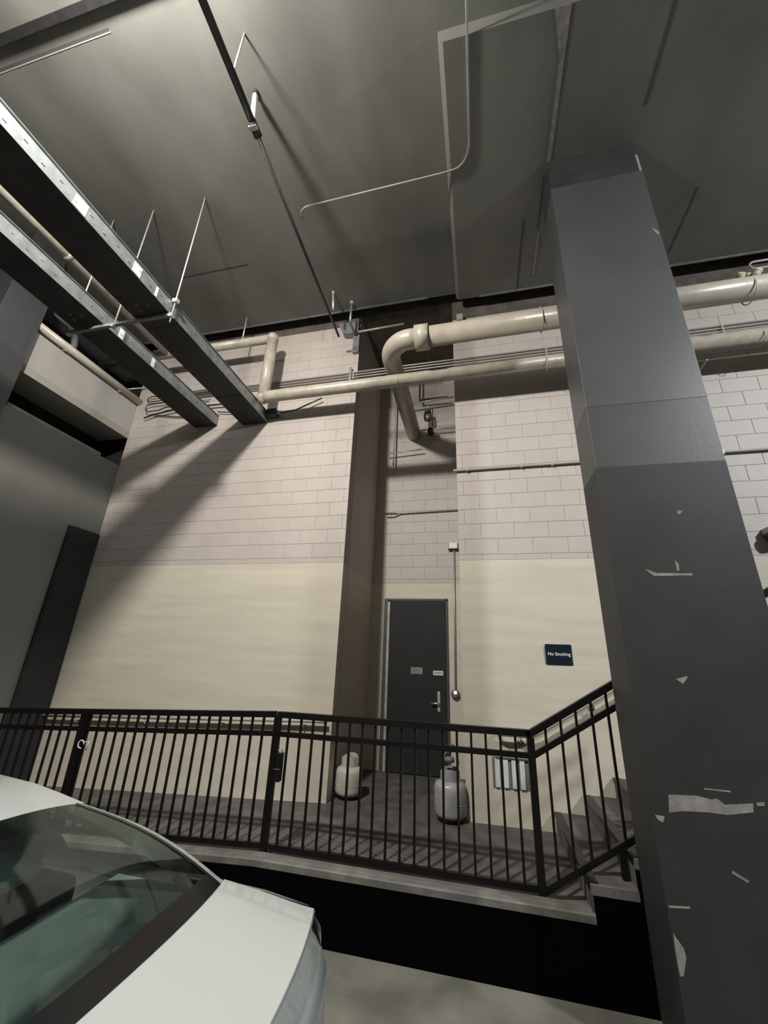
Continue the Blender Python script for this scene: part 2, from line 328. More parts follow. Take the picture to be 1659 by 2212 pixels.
SCR = {'a': [(1.06, 1.267), (1.21, 1.275), (1.286, 1.263), (1.314, 1.272), (1.347, 1.244), (1.492, 1.265), (1.484, 1.221), (1.349, 1.194), (1.259, 1.197), (1.126, 1.19), (1.047, 1.175)],
 'b': [(1.258, 1.319), (1.392, 1.317), (1.39, 1.309), (1.257, 1.311)], 'c': [(1.509, 1.27), (1.551, 1.277), (1.546, 1.258), (1.511, 1.254)],
 'd': [(0.962, 0.611), (0.974, 0.592), (1.003, 0.553), (1.007, 0.512), (0.98, 0.435), (0.962, 0.431), (0.960, 0.491), (0.960, 0.531)],
 'e': [(0.961, 0.729), (1.07, 0.739), (1.069, 0.73), (0.963, 0.719)], 'f': [(1.315, 0.931), (1.386, 0.894), (1.377, 0.883), (1.309, 0.918)],
 'g': [(0.968, 1.155), (1.019, 1.153), (1.006, 1.12), (0.981, 1.13)],
 'h': [(1.164, 2.642), (1.19, 2.633), (1.233, 2.613), (1.454, 2.608), (1.452, 2.594), (1.211, 2.592), (1.179, 2.624)],
 'i': [(1.451, 3.076), (1.481, 3.071), (1.462, 3.047), (1.444, 3.053)], 'j': [(1.221, 1.918), (1.296, 1.939), (1.258, 1.889)],
 'k': [(1.364, 2.703), (1.382, 2.676), (1.378, 2.629), (1.364, 2.629)], 'm': [(1.783, 5.983), (1.829, 5.915), (1.826, 5.878), (1.813, 5.884)]}
for k, P in SCR.items(): MB().prism(P, 'y', 3.1685, 3.172).build('scrape', 'scrape', colm)
MB().prism([(1.815, 7.1), (1.838, 7.09), (1.838, 6.83), (1.818, 6.83)], 'y', 3.1725, 3.176).build('scrape', 'scrape', colm)
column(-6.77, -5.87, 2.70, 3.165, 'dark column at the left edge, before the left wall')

# ------------------------------------------------------------------ staircase
st = thing('staircase', 'concrete steps with black nosings climbing right behind the dark column', 'stairs', (0.645, 4.3, 0))
RIS, TRD, NST = 0.172, 0.29, 9
for k in range(NST):
    x0 = 0.645 + TRD * k; z1 = LZ + RIS * (k + 1)
    s_ = MB().box(x0, x0 + TRD, 3.63, WY - 0.003, 0, z1).build('step', 'landing', st)
    MB().box(x0 - 0.012, x0 + 0.055, 3.64, WY - 0.01, z1 - 0.03, z1 + 0.006).build('nosing', 'rail', s_)['label'] = 'black anti-slip nosing'
    MB().box(x0 - 0.0, x0 + TRD - 0.001, 3.602, 3.63, z1 - 0.05, z1 + 0.004).build('end_curb', 'curb', s_)
pts = [(0.656, 0)]
poly = [(0.656, 0), (0.645 + TRD * NST, 0)]
for k in reversed(range(NST)):
    z1 = LZ + RIS * (k + 1) - 0.05; poly += [(0.645 + TRD * (k + 1), z1), (max(0.656, 0.645 + TRD * k), z1)]
MB().prism(poly, 'y', 3.600, 3.629).build('side_wall', 'black', st)

# ------------------------------------------------------------------ railings
YR = 3.76
def rail_seg(name, label, xa, xb, za, zb, posts, nb, group):
    """za, zb: floor heights under the rail at xa, xb; rails run parallel to the floor"""
    t = thing(name, label, 'railing', ((xa + xb) / 2, YR, min(za, zb)), group)
    def zz(x): return za + (zb - za) * (x - xa) / (xb - xa)
    top, mid, bot = 1.035, 0.875, 0.05
    MB().bar((xa, YR, zz(xa) + top - 0.005), (xb, YR, zz(xb) + top - 0.005), 0.055, 0.05).build('top_rail', 'rail', t)
    MB().bar((xa, YR, zz(xa) + mid), (xb, YR, zz(xb) + mid), 0.036, 0.042).build('middle_rail', 'rail', t)
    MB().bar((xa, YR, zz(xa) + bot), (xb, YR, zz(xb) + bot), 0.036, 0.042).build('bottom_rail', 'rail', t)
    for x in posts:
        p = MB().box(x - 0.027, x + 0.027, YR - 0.027, YR + 0.027, zz(x) - 0.0, zz(x) + top - 0.03).build('post', 'rail', t)
        MB().box(x - 0.05, x + 0.05, YR - 0.025, YR + 0.05, zz(x) + 0.0, zz(x) + 0.012).build('base_plate', 'rail', p)
    n = nb
    for i in range(1, n + 1):
        x = xa + (xb - xa) * i / (n + 1)
        if any(abs(x - q) < 0.03 for q in posts): continue
        MB().box(x - 0.009, x + 0.009, YR - 0.009, YR + 0.009, zz(x) + bot, zz(x) + top - 0.02).build('baluster', 'rail', t)
    return t
P3, P2, P1, P0 = 0.345, -1.83, -3.93, -6.03
rail_seg('guard_railing', 'black level railing along the landing edge before the charcoal door', P2, P3, LZ, LZ, [P2, P3], 18, 'black landing railings')
rail_seg('guard_railing', 'black railing sloping down left beside the ramp, behind the white car', P0, P2 - 0.028, rampz(P0), LZ, [P1], 36, 'black landing railings')
# stair railing: own geometry, rising right to beyond the column
sr = thing('guard_railing', 'short black stair railing rising right to the dark column', 'railing', (0.7, YR, LZ), 'black landing railings')
SL = 0.60; xa, xb = P3 + 0.028, 2.3
MB().bar((xa - 0.05, YR, CZ - 0.495 - 0.05 * SL), (xb, YR, CZ - 0.495 + SL * (xb - xa)), 0.055, 0.05).build('top_rail', 'rail', sr)
MB().bar((xa - 0.04, YR, CZ - 0.655 - 0.04 * SL), (xb, YR, CZ - 0.655 + SL * (xb - xa)), 0.036, 0.042).build('middle_rail', 'rail', sr)
MB().bar((xa - 0.04, YR, CZ - 1.495 - 0.04 * SL), (xb, YR, CZ - 1.495 + SL * (xb - xa)), 0.036, 0.042).build('bottom_rail', 'rail', sr)
for i in range(1, 15):
    x = P3 + 0.118 * i
    MB().box(x - 0.009, x + 0.009, YR - 0.009, YR + 0.009, CZ - 1.495 + SL * (x - xa), CZ - 0.51 + SL * (x - xa)).build('baluster', 'rail', sr)
for x in (0.90, 1.75):
    k = int((x - 0.645) / TRD); MB().box(x - 0.02, x + 0.02, YR - 0.02, YR + 0.02, LZ + RIS * (k + 1), CZ - 1.495 + SL * (x - xa)).build('post', 'rail', sr)
# black box and white tie on the railing posts
bx = thing('lock_box', 'black box hung on the railing post between ramp and landing', 'box', (P2 + 0.055, YR, CZ - 1.03))
MB().box(P2 + 0.029, P2 + 0.085, YR - 0.03, YR + 0.03, CZ - 1.03, CZ - 0.81, 0.008).build('body', 'cartrim', bx)
MB().box(P2 + 0.029, P2 + 0.082, YR - 0.033, YR - 0.029, CZ - 0.935, CZ - 0.93).build('seam', 'steel', bx)
MB().tube([(P2 + 0.04, YR, CZ - 0.815)] + [(P2 + 0.055 + 0.018 * math.cos(a), YR, CZ - 0.79 + 0.02 * math.sin(a)) for a in [math.pi - math.pi * i / 6 for i in range(7)]] + [(P2 + 0.075, YR, CZ - 0.815)], 0.005, 6).build('shackle', 'steel', bx)
wt = MB()
wt.tube([(P1 + 0.03 + 0.035 * math.cos(a) + 0.01, YR - 0.035, CZ - 0.90 + 0.035 * math.sin(a)) for a in [i * math.pi / 5 for i in range(9)]], 0.006, 6)
wt.tube([(P1 + 0.06, YR - 0.035, CZ - 0.885), (P1 + 0.12, YR - 0.03, CZ - 0.87), (P1 + 0.11, YR - 0.03, CZ - 0.95)], 0.006, 6)
tag(wt.build('cord_tie', 'paper'), 'pale cord tied around the ramp railing post', 'cord')

# wall handrails
hl = thing('wall_handrail', 'tan pipe handrail along the cream wall behind the ramp railing', 'handrail', (-3.9, 4.97, 1.1))
MB().tube([(-5.95, 4.97, CZ - 0.725 - 0.048 * 3.77), (-2.0, 4.97, CZ - 0.718), (-1.80, 4.97, CZ - 0.713)], 0.021, 10).build('rail', 'conduit', hl)
for x in (-5.4, -4.3, -3.2, -2.1):
    z = CZ - 0.715 + 0.048 * min(0, x + 2.0)
    MB().tube([(x, 4.97, z - 0.02), (x, 4.975, z - 0.06), (x, 5.0, z - 0.075), (x, WY - 0.004, z - 0.075)], 0.008, 8).lathe([(0.028, 0), (0.028, -0.008)], (x, WY - 0.001, z - 0.075), 12, 'y').build('bracket', 'conduit', hl)
hr = thing('wall_handrail', 'tan handrail on the cream wall under the dark sign, climbing beside the steps', 'handrail', (0.8, 4.95, 1.2))
MB().tube([(0.13, 5.02, CZ - 0.70), (0.135, 4.965, CZ - 0.70), (0.17, 4.95, CZ - 0.70), (0.44, 4.95, CZ - 0.70), (0.50, 4.95, CZ - 0.685), (0.56, 4.95, CZ - 0.655), (2.6, 4.95, CZ + 0.56)], 0.021, 10).build('rail', 'conduit', hr)
for x, z in ((0.36, CZ - 0.70), (1.10, CZ - 0.33), (1.9, CZ + 0.145)):
    MB().tube([(x, 4.95, z - 0.02), (x, 4.96, z - 0.06), (x, 4.99, z - 0.075), (x, WY - 0.004, z - 0.075)], 0.009, 8).lathe([(0.032, 0), (0.032, -0.01)], (x, WY - 0.001, z - 0.075), 12, 'y').build('bracket', 'brass', hr)

# ------------------------------------------------------------------ door
do = thing('door_1', 'charcoal steel door with small notices, in the recess', 'door', (-1.02, RY, LZ), kind='structure')
DX0, DX1, DZ1 = -1.475, -0.535, CZ + 0.92
fr = MB().box(DX0 - 0.06, DX0, RY - 0.05, RY - 0.002, LZ, DZ1 + 0.02).box(DX1, DX1 + 0.035, RY - 0.03, RY - 0.002, LZ, DZ1 + 0.02).box(DX0 - 0.06, DX1 + 0.035, RY - 0.03, RY - 0.002, DZ1, DZ1 + 0.03)
fr.build('frame', 'doorframe', do)
MB().box(DX0 - 0.002, DX0 + 0.036, RY - 0.056, RY - 0.012, LZ + 0.01, DZ1 - 0.03).build('hinge_edge', 'doorjamb', do)['label'] = 'pale strip along the hinge edge, standing in for its reflection'
lfm = MB().box(DX0 + 0.037, DX1 - 0.004, RY - 0.05, RY - 0.004, LZ + 0.012, DZ1 - 0.004, 0.003).build('leaf', 'door', do)
hd = MB().box(-0.672, -0.63, RY - 0.056, RY - 0.0495, CZ - 0.70, CZ - 0.43, 0.002).build('lock_plate', 'doorjamb', do)
MB().tube([(-0.65, RY - 0.055, CZ - 0.587), (-0.65, RY - 0.10, CZ - 0.587), (-0.665, RY - 0.108, CZ - 0.587), (-0.76, RY - 0.108, CZ - 0.587)], 0.011, 10).build('lever', 'steel', hd)
n1 = MB().box(-1.076, -0.90, RY - 0.053, RY - 0.0505, CZ - 0.196, CZ - 0.103).build('notice', 'greypaper', do); n1['label'] = 'grey faded notice'
m = MB()
for i in range(4): m.box(-1.06, -0.92 - 0.02 * (i % 2), RY - 0.0540, RY - 0.0531, CZ - 0.125 - i * 0.019, CZ - 0.119 - i * 0.019)
m.build('print_lines', 'ink', n1)
n2 = MB().box(-0.733, -0.582, RY - 0.053, RY - 0.0505, CZ - 0.202, CZ - 0.138).build('notice', 'white', do); n2['label'] = 'white notice with a grey centre line'
MB().box(-0.715, -0.60, RY - 0.0540, RY - 0.0531, CZ - 0.180, CZ - 0.158).build('print_lines', 'greypaper', n2)

# conduit with button beside the door
cd = thing('switch_conduit', 'thin vertical conduit with lit button, right of the charcoal door', 'conduit', (-0.39, RY, CZ - 0.5))
MB().box(-0.455, -0.318, RY - 0.06, RY - 0.001, CZ + 1.775, CZ + 1.885, 0.004).build('junction_box', 'conduit_grey', cd)
MB().box(-0.47, -0.30, RY - 0.075, RY - 0.001, CZ + 1.765, CZ + 1.778).build('box_lip', 'ink', cd)
MB().tube([(-0.378, RY - 0.03, CZ + 1.77), (-0.403, RY - 0.03, CZ - 0.39)], 0.013, 8).build('tube', 'conduit_grey', cd)
bb = MB().lathe([(0.062, 0), (0.066, -0.02), (0.058, -0.05), (0.03, -0.058), (0.0, -0.058)], (-0.405, RY - 0.002, CZ - 0.455), 20, 'y').build('button_housing', 'greywall', cd)
MB().lathe([(0.024, -0.058), (0.022, -0.066), (0.0, -0.07)], (-0.405, RY - 0.002, CZ - 0.43), 14, 'y').build('button', 'led', bb)['label'] = 'lit white button'

# ------------------------------------------------------------------ sign, louvred panel, floodlight
sg = thing('wall_sign', 'dark teal No Smoking sign on the cream wall', 'sign', (0.835, WY, CZ + 0.01))
MB().box(0.70, 0.972, WY - 0.014, WY - 0.0015, CZ + 0.014, CZ + 0.226, 0.003).build('panel', 'signblue', sg)
MB().box(0.692, 0.70, WY - 0.012, WY - 0.0015, CZ + 0.02, CZ + 0.20).build('edge', 'ink', sg)
fc = bpy.data.curves.new('lettering', 'FONT'); fc.body = 'No Smoking'; fc.size = 0.047; fc.align_x = 'CENTER'; fc.align_y = 'CENTER'; fc.extrude = 0.0006; fc.offset = 0.0007
fo = bpy.data.objects.new('lettering', fc); COL.objects.link(fo); fo.parent = sg; fo.location = Vector((0.838, WY - 0.0150, CZ + 0.122)) - Vector(sg['_org']); fo.rotation_euler = (math.pi / 2, 0, 0)
bpy.context.view_layer.update(); _me = bpy.data.meshes.new_from_object(fo.evaluated_get(bpy.context.evaluated_depsgraph_get()))
_n = bpy.data.objects.new('sign_lettering', _me); COL.objects.link(_n); _n.parent = sg; _n.location = fo.location; _n.rotation_euler = fo.rotation_euler; _me.materials.clear(); _me.materials.append(M['white'])
bpy.data.objects.remove(fo)
vp = thing('slatted_panel', 'white vertical-slatted panel low on the cream wall behind the railing corner', 'panel', (0.27, WY, CZ - 1.22))
MB().box(0.06, 0.47, WY - 0.006, WY - 0.0015, CZ - 1.21, CZ - 0.93).build('backing', 'greywall', vp)
for i, x in enumerate((0.085, 0.17, 0.255, 0.335)): MB().box(x, x + 0.05, WY - 0.022, WY - 0.0055, CZ - 1.205, CZ - 0.945 + 0.012 * (i % 2), 0.003).build('slat', 'paper', vp)
MB().box(0.10, 0.45, WY - 0.026, WY - 0.0055, CZ - 0.944, CZ - 0.928).build('hanger_strip', 'doorframe', vp)
fl = thing('flood_lamp', 'white wall lamp with dark lens, right of the dark column', 'lamp', (3.17, WY, CZ + 1.36))
MB().box(3.07, 3.30, WY - 0.12, WY - 0.0015, CZ + 1.43, CZ + 1.50, 0.01).build('housing', 'white', fl)
MB().lathe([(0.0, -0.03), (0.07, -0.02), (0.085, 0.03), (0.085, 0.055)], (3.13, WY - 0.10, CZ + 1.37), 18).build('lens', 'cartrim', fl)
MB().lathe([(0.0, -0.03), (0.07, -0.02), (0.085, 0.03), (0.085, 0.055)], (3.30, WY - 0.10, CZ + 1.37), 18).build('lens', 'cartrim', fl)

# ------------------------------------------------------------------ gas tanks
def tank(x, y, rad, h, m, label, neck):
    t = thing('gas_cylinder', label, 'gas cylinder', (x, y, LZ), 'gas cylinders by the door')
    MB().lathe([(rad * 0.70, 0.0), (rad * 0.74, 0.0), (rad * 0.74, 0.045), (rad * 0.70, 0.045)], (x, y, LZ), 24).build('foot_ring', 'cartrim', t)
    MB().lathe([(0.0, 0.03), (rad * 0.7, 0.033), (rad * 0.93, 0.05), (rad, 0.085), (rad, h * 0.80), (rad * 0.975, h * 0.87), (rad * 0.88, h * 0.94), (rad * 0.62, h * 0.985), (0.0, h)], (x, y, LZ), 28).build('body', m, t)
    MB().lathe([(rad * 1.004, h * 0.44), (rad * 1.012, h * 0.445), (rad * 1.012, h * 0.455), (rad * 1.004, h * 0.46)], (x, y, LZ), 28).build('weld_band', m, t)
    r = rad * 0.62; co = MB()
    for a0, a1 in ((0.25, 2.75), (3.4, 6.0)):
        n = 10; vs = []
        for i in range(n + 1):
            a = a0 + (a1 - a0) * i / n; k = neck * (0.75 + 0.25 * math.sin(math.pi * i / n))
            for rr, zz in ((r, h * 0.94), (r, h * 0.94 + k), (r - 0.006, h * 0.94 + k), (r - 0.006, h * 0.94)): vs.append((x + rr * math.cos(a), y + rr * math.sin(a), LZ + zz))
        fs = [(i * 4 + j, i * 4 + (j + 1) % 4, i * 4 + 4 + (j + 1) % 4, i * 4 + 4 + j) for i in range(n) for j in range(4)] + [(0, 1, 2, 3), (n * 4 + 3, n * 4 + 2, n * 4 + 1, n * 4)]
        co.add(vs, fs)
    co.build('collar', m, t)
    v = MB().lathe([(0.018, h * 0.97), (0.018, h + 0.05), (0.012, h + 0.06), (0.012, h + 0.08)], (x, y, LZ), 12).tube([(x, y, LZ + h + 0.03), (x, y - 0.06, LZ + h + 0.03)], 0.012, 8).build('valve', 'brass', t)
    MB().lathe([(0.0, h + 0.08), (0.028, h + 0.08), (0.028, h + 0.10), (0.0, h + 0.10)], (x, y, LZ), 12).build('valve_knob', 'blue' if m == 'tankgrey' else 'ink', v)
    return t
tank(-1.60, 5.33, 0.158, 0.33, 'tank', 'cream propane cylinder standing left of the doorway', 0.14)
t2 = tank(-0.385, 5.02, 0.168, 0.365, 'tankgrey', 'grey propane cylinder with regulator and hose, right of the doorway', 0.13)
rg = MB().lathe([(0.0, -0.03), (0.05, -0.025), (0.055, 0.0), (0.05, 0.02), (0.02, 0.03), (0.0, 0.03)], (-0.385, 4.96, LZ + 0.56), 16).build('regulator', 'greywall', t2)
MB().tube([(-0.385, 4.96, LZ + 0.58), (-0.345, 4.96, LZ + 0.70), (-0.315, 5.0, LZ + 0.66), (-0.295, 5.02, LZ + 0.52), (-0.315, 4.96, LZ + 0.48)], 0.011, 8).build('hose', 'cable', rg)
MB().tube([(-0.435, 4.98, LZ + 0.50), (-0.455, 4.96, LZ + 0.56), (-0.415, 4.96, LZ + 0.62), (-0.375, 4.98, LZ + 0.68)], 0.013, 8).build('fitting', 'brass', t2)

# ------------------------------------------------------------------ pipes
big = thing('drain_pipe', 'largest tan drain pipe with coupling and elbow, high across the doorway', 'pipe', (1.5, 4.2, CZ + 4.05))
BZ = CZ + 4.055; BX = -1.08; br = 0.133; BY = 4.2
MB().tube([(-0.53, BY, BZ), (5.5, BY, BZ + 0.06)], br, 28).build('straight_run', 'pipe', big)
MB().tube([(-0.645, BY, BZ)] + arc((BX + 0.33, BY + 0.33, BZ), (0, -0.33, 0), (-0.33, 0, 0), 12) + [(BX, 5.0, BZ), (BX, RY + 0.02, BZ)], br, 28).build('elbow', 'pipe', big)
MB().tube([(-0.685, BY, BZ), (-0.503, BY, BZ)], br + 0.035, 28).build('coupling', 'pipe', big)
for x in (0.91, 3.12):
    q = MB().tube([(x, BY + (br + 0.006) * math.cos(a), BZ + (br + 0.006) * math.sin(a)) for a in [2 * math.pi * i / 20 for i in range(21)]], 0.007, 6).build('pipe_clamp', 'pipe', big)
    MB().bar((x, BY, BZ + br), (x, BY, BZ + br + 0.09), 0.022, 0.022, (0, 1, 0)).build('clamp_lug', 'pipe', q)
fm = MB()
for i in range(9): fm.lathe([(0.0, -0.03), (0.035, -0.015), (0.04, 0.01), (0.02, 0.035), (0.0, 0.04)], (3.12 + random.uniform(-0.13, 0.13), BY - 0.05 + random.uniform(-0.04, 0.06), BZ + br + random.uniform(0.0, 0.09)), 8)
fm.build('dried_foam', 'foam', big)['label'] = 'lump of dried foam on the hanger'
SZ = CZ + 3.758; sy = 4.652; sr_ = 0.09; VX = -3.14; UZ = CZ + 4.91
sm = thing('insulated_pipe', 'wrapped tan pipe running under the largest pipe and stepping up at left', 'pipe', (0, sy, SZ))
MB().tube([(VX, sy, SZ - 0.02), (-3.02, sy, SZ - 0.005), (5.5, sy, SZ + 0.05)], sr_, 24).build('lower_run', 'pipe2', sm)
MB().tube([(VX, sy, SZ - 0.02), (VX, sy, UZ + 0.02)], 0.088, 20).build('riser', 'pipe2', sm)
MB().tube([(VX, sy, UZ), (-6.62, sy, UZ)], 0.072, 20).build('upper_run', 'pipe2', sm)
for (z, rr) in ((SZ - 0.02, 0.095), (UZ, 0.10)):
    MB().lathe([(0.0, -rr), (rr * 0.6, -rr * 0.8), (rr * 0.95, -rr * 0.3), (rr, 0), (rr * 0.95, rr * 0.3), (rr * 0.6, rr * 0.8), (0.0, rr)], (VX, sy, z), 20).build('elbow_fitting', 'pipe2', sm)
for x in (-1.0, 1.0, 3.4, -4.6):
    z = SZ if x > -3 else UZ; rr = 0.094 if x > -3 else 0.078
    MB().tube([(x, sy + rr * math.cos(a), z + 0.02 * 0 + rr * math.sin(a)) for a in [2 * math.pi * i / 16 for i in range(17)]], 0.005, 6).build('band', 'pipe', sm)
yp = thing('branch_pipe', 'tan pipe running between the two cable trays toward the wall', 'pipe', (-5.16, 2.5, UZ))
MB().tube([(-5.16, -1.5, UZ), (-5.16, sy - 0.074, UZ)], 0.062, 20).build('tube', 'pipe2', yp)
MB().tube([(-5.16, 2.74, UZ), (-5.16, 2.80, UZ)], 0.072, 20).build('coupling', 'pipe2', yp)
MB().tube([(-5.16, 3.6, UZ + 0.06), (-5.16, 3.6, CL)], 0.008, 8).build('hanger_rod', 'rod', yp)
# three thin conduits
for i, z in enumerate((4.318, 4.267, 4.216)):
    c_ = thing('thin_conduit', ('highest', 'middle', 'lowest')[i] + ' of the three parallel thin conduits crossing above the wrapped pipe', 'conduit', (0, 5.02, CZ + z), 'three thin conduits')
    MB().tube([(-5.45 + 0.05 * i, 5.02, CZ + z), (5.6, 5.02, CZ + z + 0.03)], 0.011, 8).build('tube', 'conduit', c_)
    for x in (-1.82, 1.1, 3.3): MB().box(x - 0.012, x + 0.012, 5.005, 5.049, CZ + z - 0.022, CZ + z + 0.022).build('strap', 'conduit', c_)
ub = thing('strut_bracket', 'short vertical strut holding the three thin conduits at the recess corner', 'bracket', (-1.86, 5.0, CZ + 4.1))
MB().box(-1.885, -1.845, 4.99, 5.004, CZ + 4.12, CZ + 4.42).box(-1.875, -1.855, 5.0, WY - 0.001, CZ + 4.13, CZ + 4.15).build('strut', 'galv', ub)
# wall conduits lower down
c1 = thing('wall_conduit', 'dark capped conduit line across the right block wall above the sign', 'conduit', (1, WY, CZ + 2.46))
MB().tube([(-0.27, WY - 0.03, CZ + 2.455), (5.5, WY - 0.03, CZ + 2.48)], 0.017, 10).build('tube', 'conduit', c1)
for x in (-0.08, 0.62, 1.0, 2.9): MB().box(x - 0.014, x + 0.014, WY - 0.052, WY - 0.001, CZ + 2.435, CZ + 2.495).build('strap', 'conduit', c1)
c2 = thing('wall_conduit', 'thin conduit across the recess wall above the charcoal door', 'conduit', (-1, RY, CZ + 2.46))
MB().tube([(-1.60, RY - 0.03, CZ + 2.475), (-1.40, RY - 0.03, CZ + 2.47), (-1.30, RY - 0.03, CZ + 2.455), (-0.25, RY - 0.03, CZ + 2.475)], 0.013, 8).build('tube', 'conduit', c2)
MB().tube([(-1.55, RY - 0.025, CZ + 2.40), (-1.42, RY - 0.025, CZ + 2.40), (-1.33, RY - 0.03, CZ + 2.44), (-1.30, RY - 0.03, CZ + 2.455)], 0.011, 8).build('loop', 'conduit', c2)

# recess fittings
jl = thing('jar_lamp', 'clear glass jar lamp hanging in the recess behind the elbow', 'lamp', (-0.79, 6.4, CZ + 4.2))
MB().lathe([(0.0, 0.02), (0.06, 0.03), (0.075, 0.07), (0.075, 0.16), (0.055, 0.20), (0.05, 0.205)], (-0.79, 6.4, CZ + 4.17), 20).build('jar', 'bulb', jl)
MB().lathe([(0.055, 0.20), (0.06, 0.21), (0.06, 0.25), (0.03, 0.27), (0.0, 0.27)], (-0.79, 6.4, CZ + 4.17), 16).build('cap', 'doorframe', jl)
MB().tube([(-0.79, 6.4, CZ + 4.43), (-0.79, 6.4, CZ + 4.607)], 0.012, 8).build('stem', 'conduit_grey', jl)
MB().lathe([(0.0, 0.05), (0.03, 0.07), (0.03, 0.12), (0.015, 0.2), (0.0, 0.2)], (-0.79, 6.4, CZ + 4.17), 12).build('bulb', 'steel', jl)
hc = thing('recess_conduit', 'grey conduit high in the recess carrying the jar lamp', 'conduit', (-0.9, 6.4, CZ + 4.63))
MB().tube([(-1.20, 6.4, CZ + 4.60), (-0.30, 6.4, CZ + 4.66)], 0.017, 8).build('tube', 'conduit_grey', hc)
MB().bar((-0.95, 6.45, CL + 0.035), (-0.95, 6.45, CZ + 4.70), 0.03, 0.03, (0, 1, 0)).bar((-0.965, 6.45, CZ + 4.70), (-0.40, 6.45, CZ + 4.70), 0.035, 0.035).build('support_arm', 'darkpipe', hc)
vl = thing('pipe_valve', 'small dark valve below the jar lamp in the recess', 'valve', (-0.75, 6.5, CZ + 3.95))
MB().lathe([(0.035, -0.075), (0.055, -0.06), (0.055, 0.06), (0.035, 0.075)], (-0.75, 6.5, CZ + 4.015), 14).build('body', 'cartrim', vl)
MB().tube([(-0.93, 6.5, CZ + 4.06), (-0.2, 6.5, CZ + 4.06)], 0.012, 8).build('line', 'conduit_grey', vl)
MB().lathe([(0.0, -0.06), (0.03, -0.04), (0.03, 0.04), (0.0, 0.06)], (-0.655, 6.5, CZ + 3.98), 12).build('sight_glass', 'white', vl)
rr_ = thing('recess_rod', 'thin vertical rod at the left side of the recess', 'rod', (-1.44, 6.5, CZ + 3.4))
MB().tube([(-1.44, 6.5, CZ + 3.35), (-1.44, 6.5, CL + 0.035)], 0.014, 8).build('rod', 'conduit_grey', rr_)
MB().tube([(-1.56, 6.5, CZ + 3.62), (-0.9, 6.5, CZ + 3.66)], 0.012, 8).build('cross_arm', 'conduit_grey', rr_)

# ------------------------------------------------------------------ cable trays
def tray(x0, x1, z0, z1, label, marks):
    t = thing('cable_tray', label, 'cable tray', ((x0 + x1) / 2, 2, z0), 'galvanised cable trays')
    y0, y1 = -1.6, WY - 0.004
    p = MB().box(x0 + 0.006, x1 - 0.006, y0, y1, z0, z0 + 0.006).build('bottom_pan', 'galvdark', t)
    for y in (0.6, 2.95, 4.3): MB().box(x0 + 0.01, x1 - 0.01, y, y + 0.006, z0 - 0.004, z0 - 0.0005).build('pan_joint', 'galvdark', p)
    for dx, y in ((-0.06, 2.62), (0.06, 2.66), (-0.08, 2.70)):
        MB().lathe([(0.022, -0.003), (0.022, -0.0008)], ((x0 + x1) / 2 + dx, y, z0), 12).build('knockout', 'ochre', p)
    for xa, s in ((x1, 1), (x0, -1)):
        r = MB().prism([(xa - s * 0.006, z0 - 0.003), (xa, z0 - 0.003), (xa, z1 - 0.03), (xa - s * 0.012, z1 - 0.026), (xa - s * 0.012, z1 - 0.008), (xa + s * 0.006, z1 - 0.006), (xa + s * 0.006, z1), (xa - s * 0.02, z1), (xa - s * 0.02, z1 - 0.03), (xa - s * 0.006, z1 - 0.034)], 'y', y0, y1).build('side_rail', 'galv', t)
        if s == 1:
            for k in range(46):
                y = y0 + 0.1 + k * 0.142
                if y < y1 - 0.05: MB().box(xa - 0.001, xa + 0.004, y, y + 0.028, z0 + 0.05 + 0.03 * (k % 2), z0 + 0.06 + 0.03 * (k % 2)).build('dimple', 'galv', r)
            for y, ln in marks: MB().box(xa - 0.001, xa + 0.003, y, y + ln, z0 + 0.005, z1 - 0.05).build('sticker', 'white', r)['label'] = 'white sticker'
    return t
tray(-3.70, -3.245, CZ + 3.555, CZ + 3.735, 'galvanised cable tray nearer the doorway, with white stickers', [(1.62, 0.12), (2.26, 0.10), (2.56, 0.03)])
tray(-4.62, -4.19, CZ + 3.60, CZ + 3.785, 'galvanised cable tray nearer the left wall', [(3.02, 0.07), (3.55, 0.05)])
hg = thing('tray_hanger', 'strut and threaded rods carrying both cable trays', 'hanger', (-3.9, 2.80, CZ + 3.5))
MB().box(-4.66, -3.19, 2.78, 2.815, CZ + 3.51, CZ + 3.545).build('strut', 'galv', hg)
for x, zb in ((-3.215, 3.42), (-4.0, 3.50), (-4.645, 3.5)): 
    rd = MB().tube([(x, 2.80, CZ + zb), (x, 2.80, CL)], 0.0085, 8).build('threaded_rod', 'rod', hg)
    MB().box(x - 0.022, x + 0.022, 2.775, 2.82, CZ + 3.49, CZ + 3.51).build('nut', 'rod', rd)
MB().box(-3.24, -3.18, 2.775, 2.82, CZ + 3.70, CZ + 3.75).build('clip', 'rod', hg)
# cables spilling behind the trays
def cable(pts, r, label, m='cable'):
    o = MB().tube(pts, r, 6).build('loose_cable', m); return tag(o, label, 'cable')
def loop(z, dz, x0, x1, y=4.99):
    return [(x1, y, z + dz), (x0 + 0.08, y, z + dz * 0.9), (x0, y, z + dz * 0.55), (x0, y, z - dz * 0.5), (x0 + 0.06, y, z - dz), (x0 + 0.3, y, z - dz * 0.9), (x0 + 0.42, y, z - dz * 0.4), (x1, y, z - 0.02)]
cable(loop(CZ + 4.27, 0.06, -5.72, -4.4), 0.010, 'higher black cable loop on the wall, left of the cable trays')
cable(loop(CZ + 4.08, 0.085, -5.70, -4.4, 4.98), 0.010, 'lower black cable loop on the wall, left of the cable trays')
cable([(-5.68, 4.98, CZ + 3.87), (-5.5, 4.98, CZ + 3.92), (-5.1, 4.98, CZ + 3.97), (-4.4, 4.98, CZ + 3.98), (-3.5, 4.98, CZ + 3.96)], 0.014, 'black cable with blunt end crossing behind both cable trays')
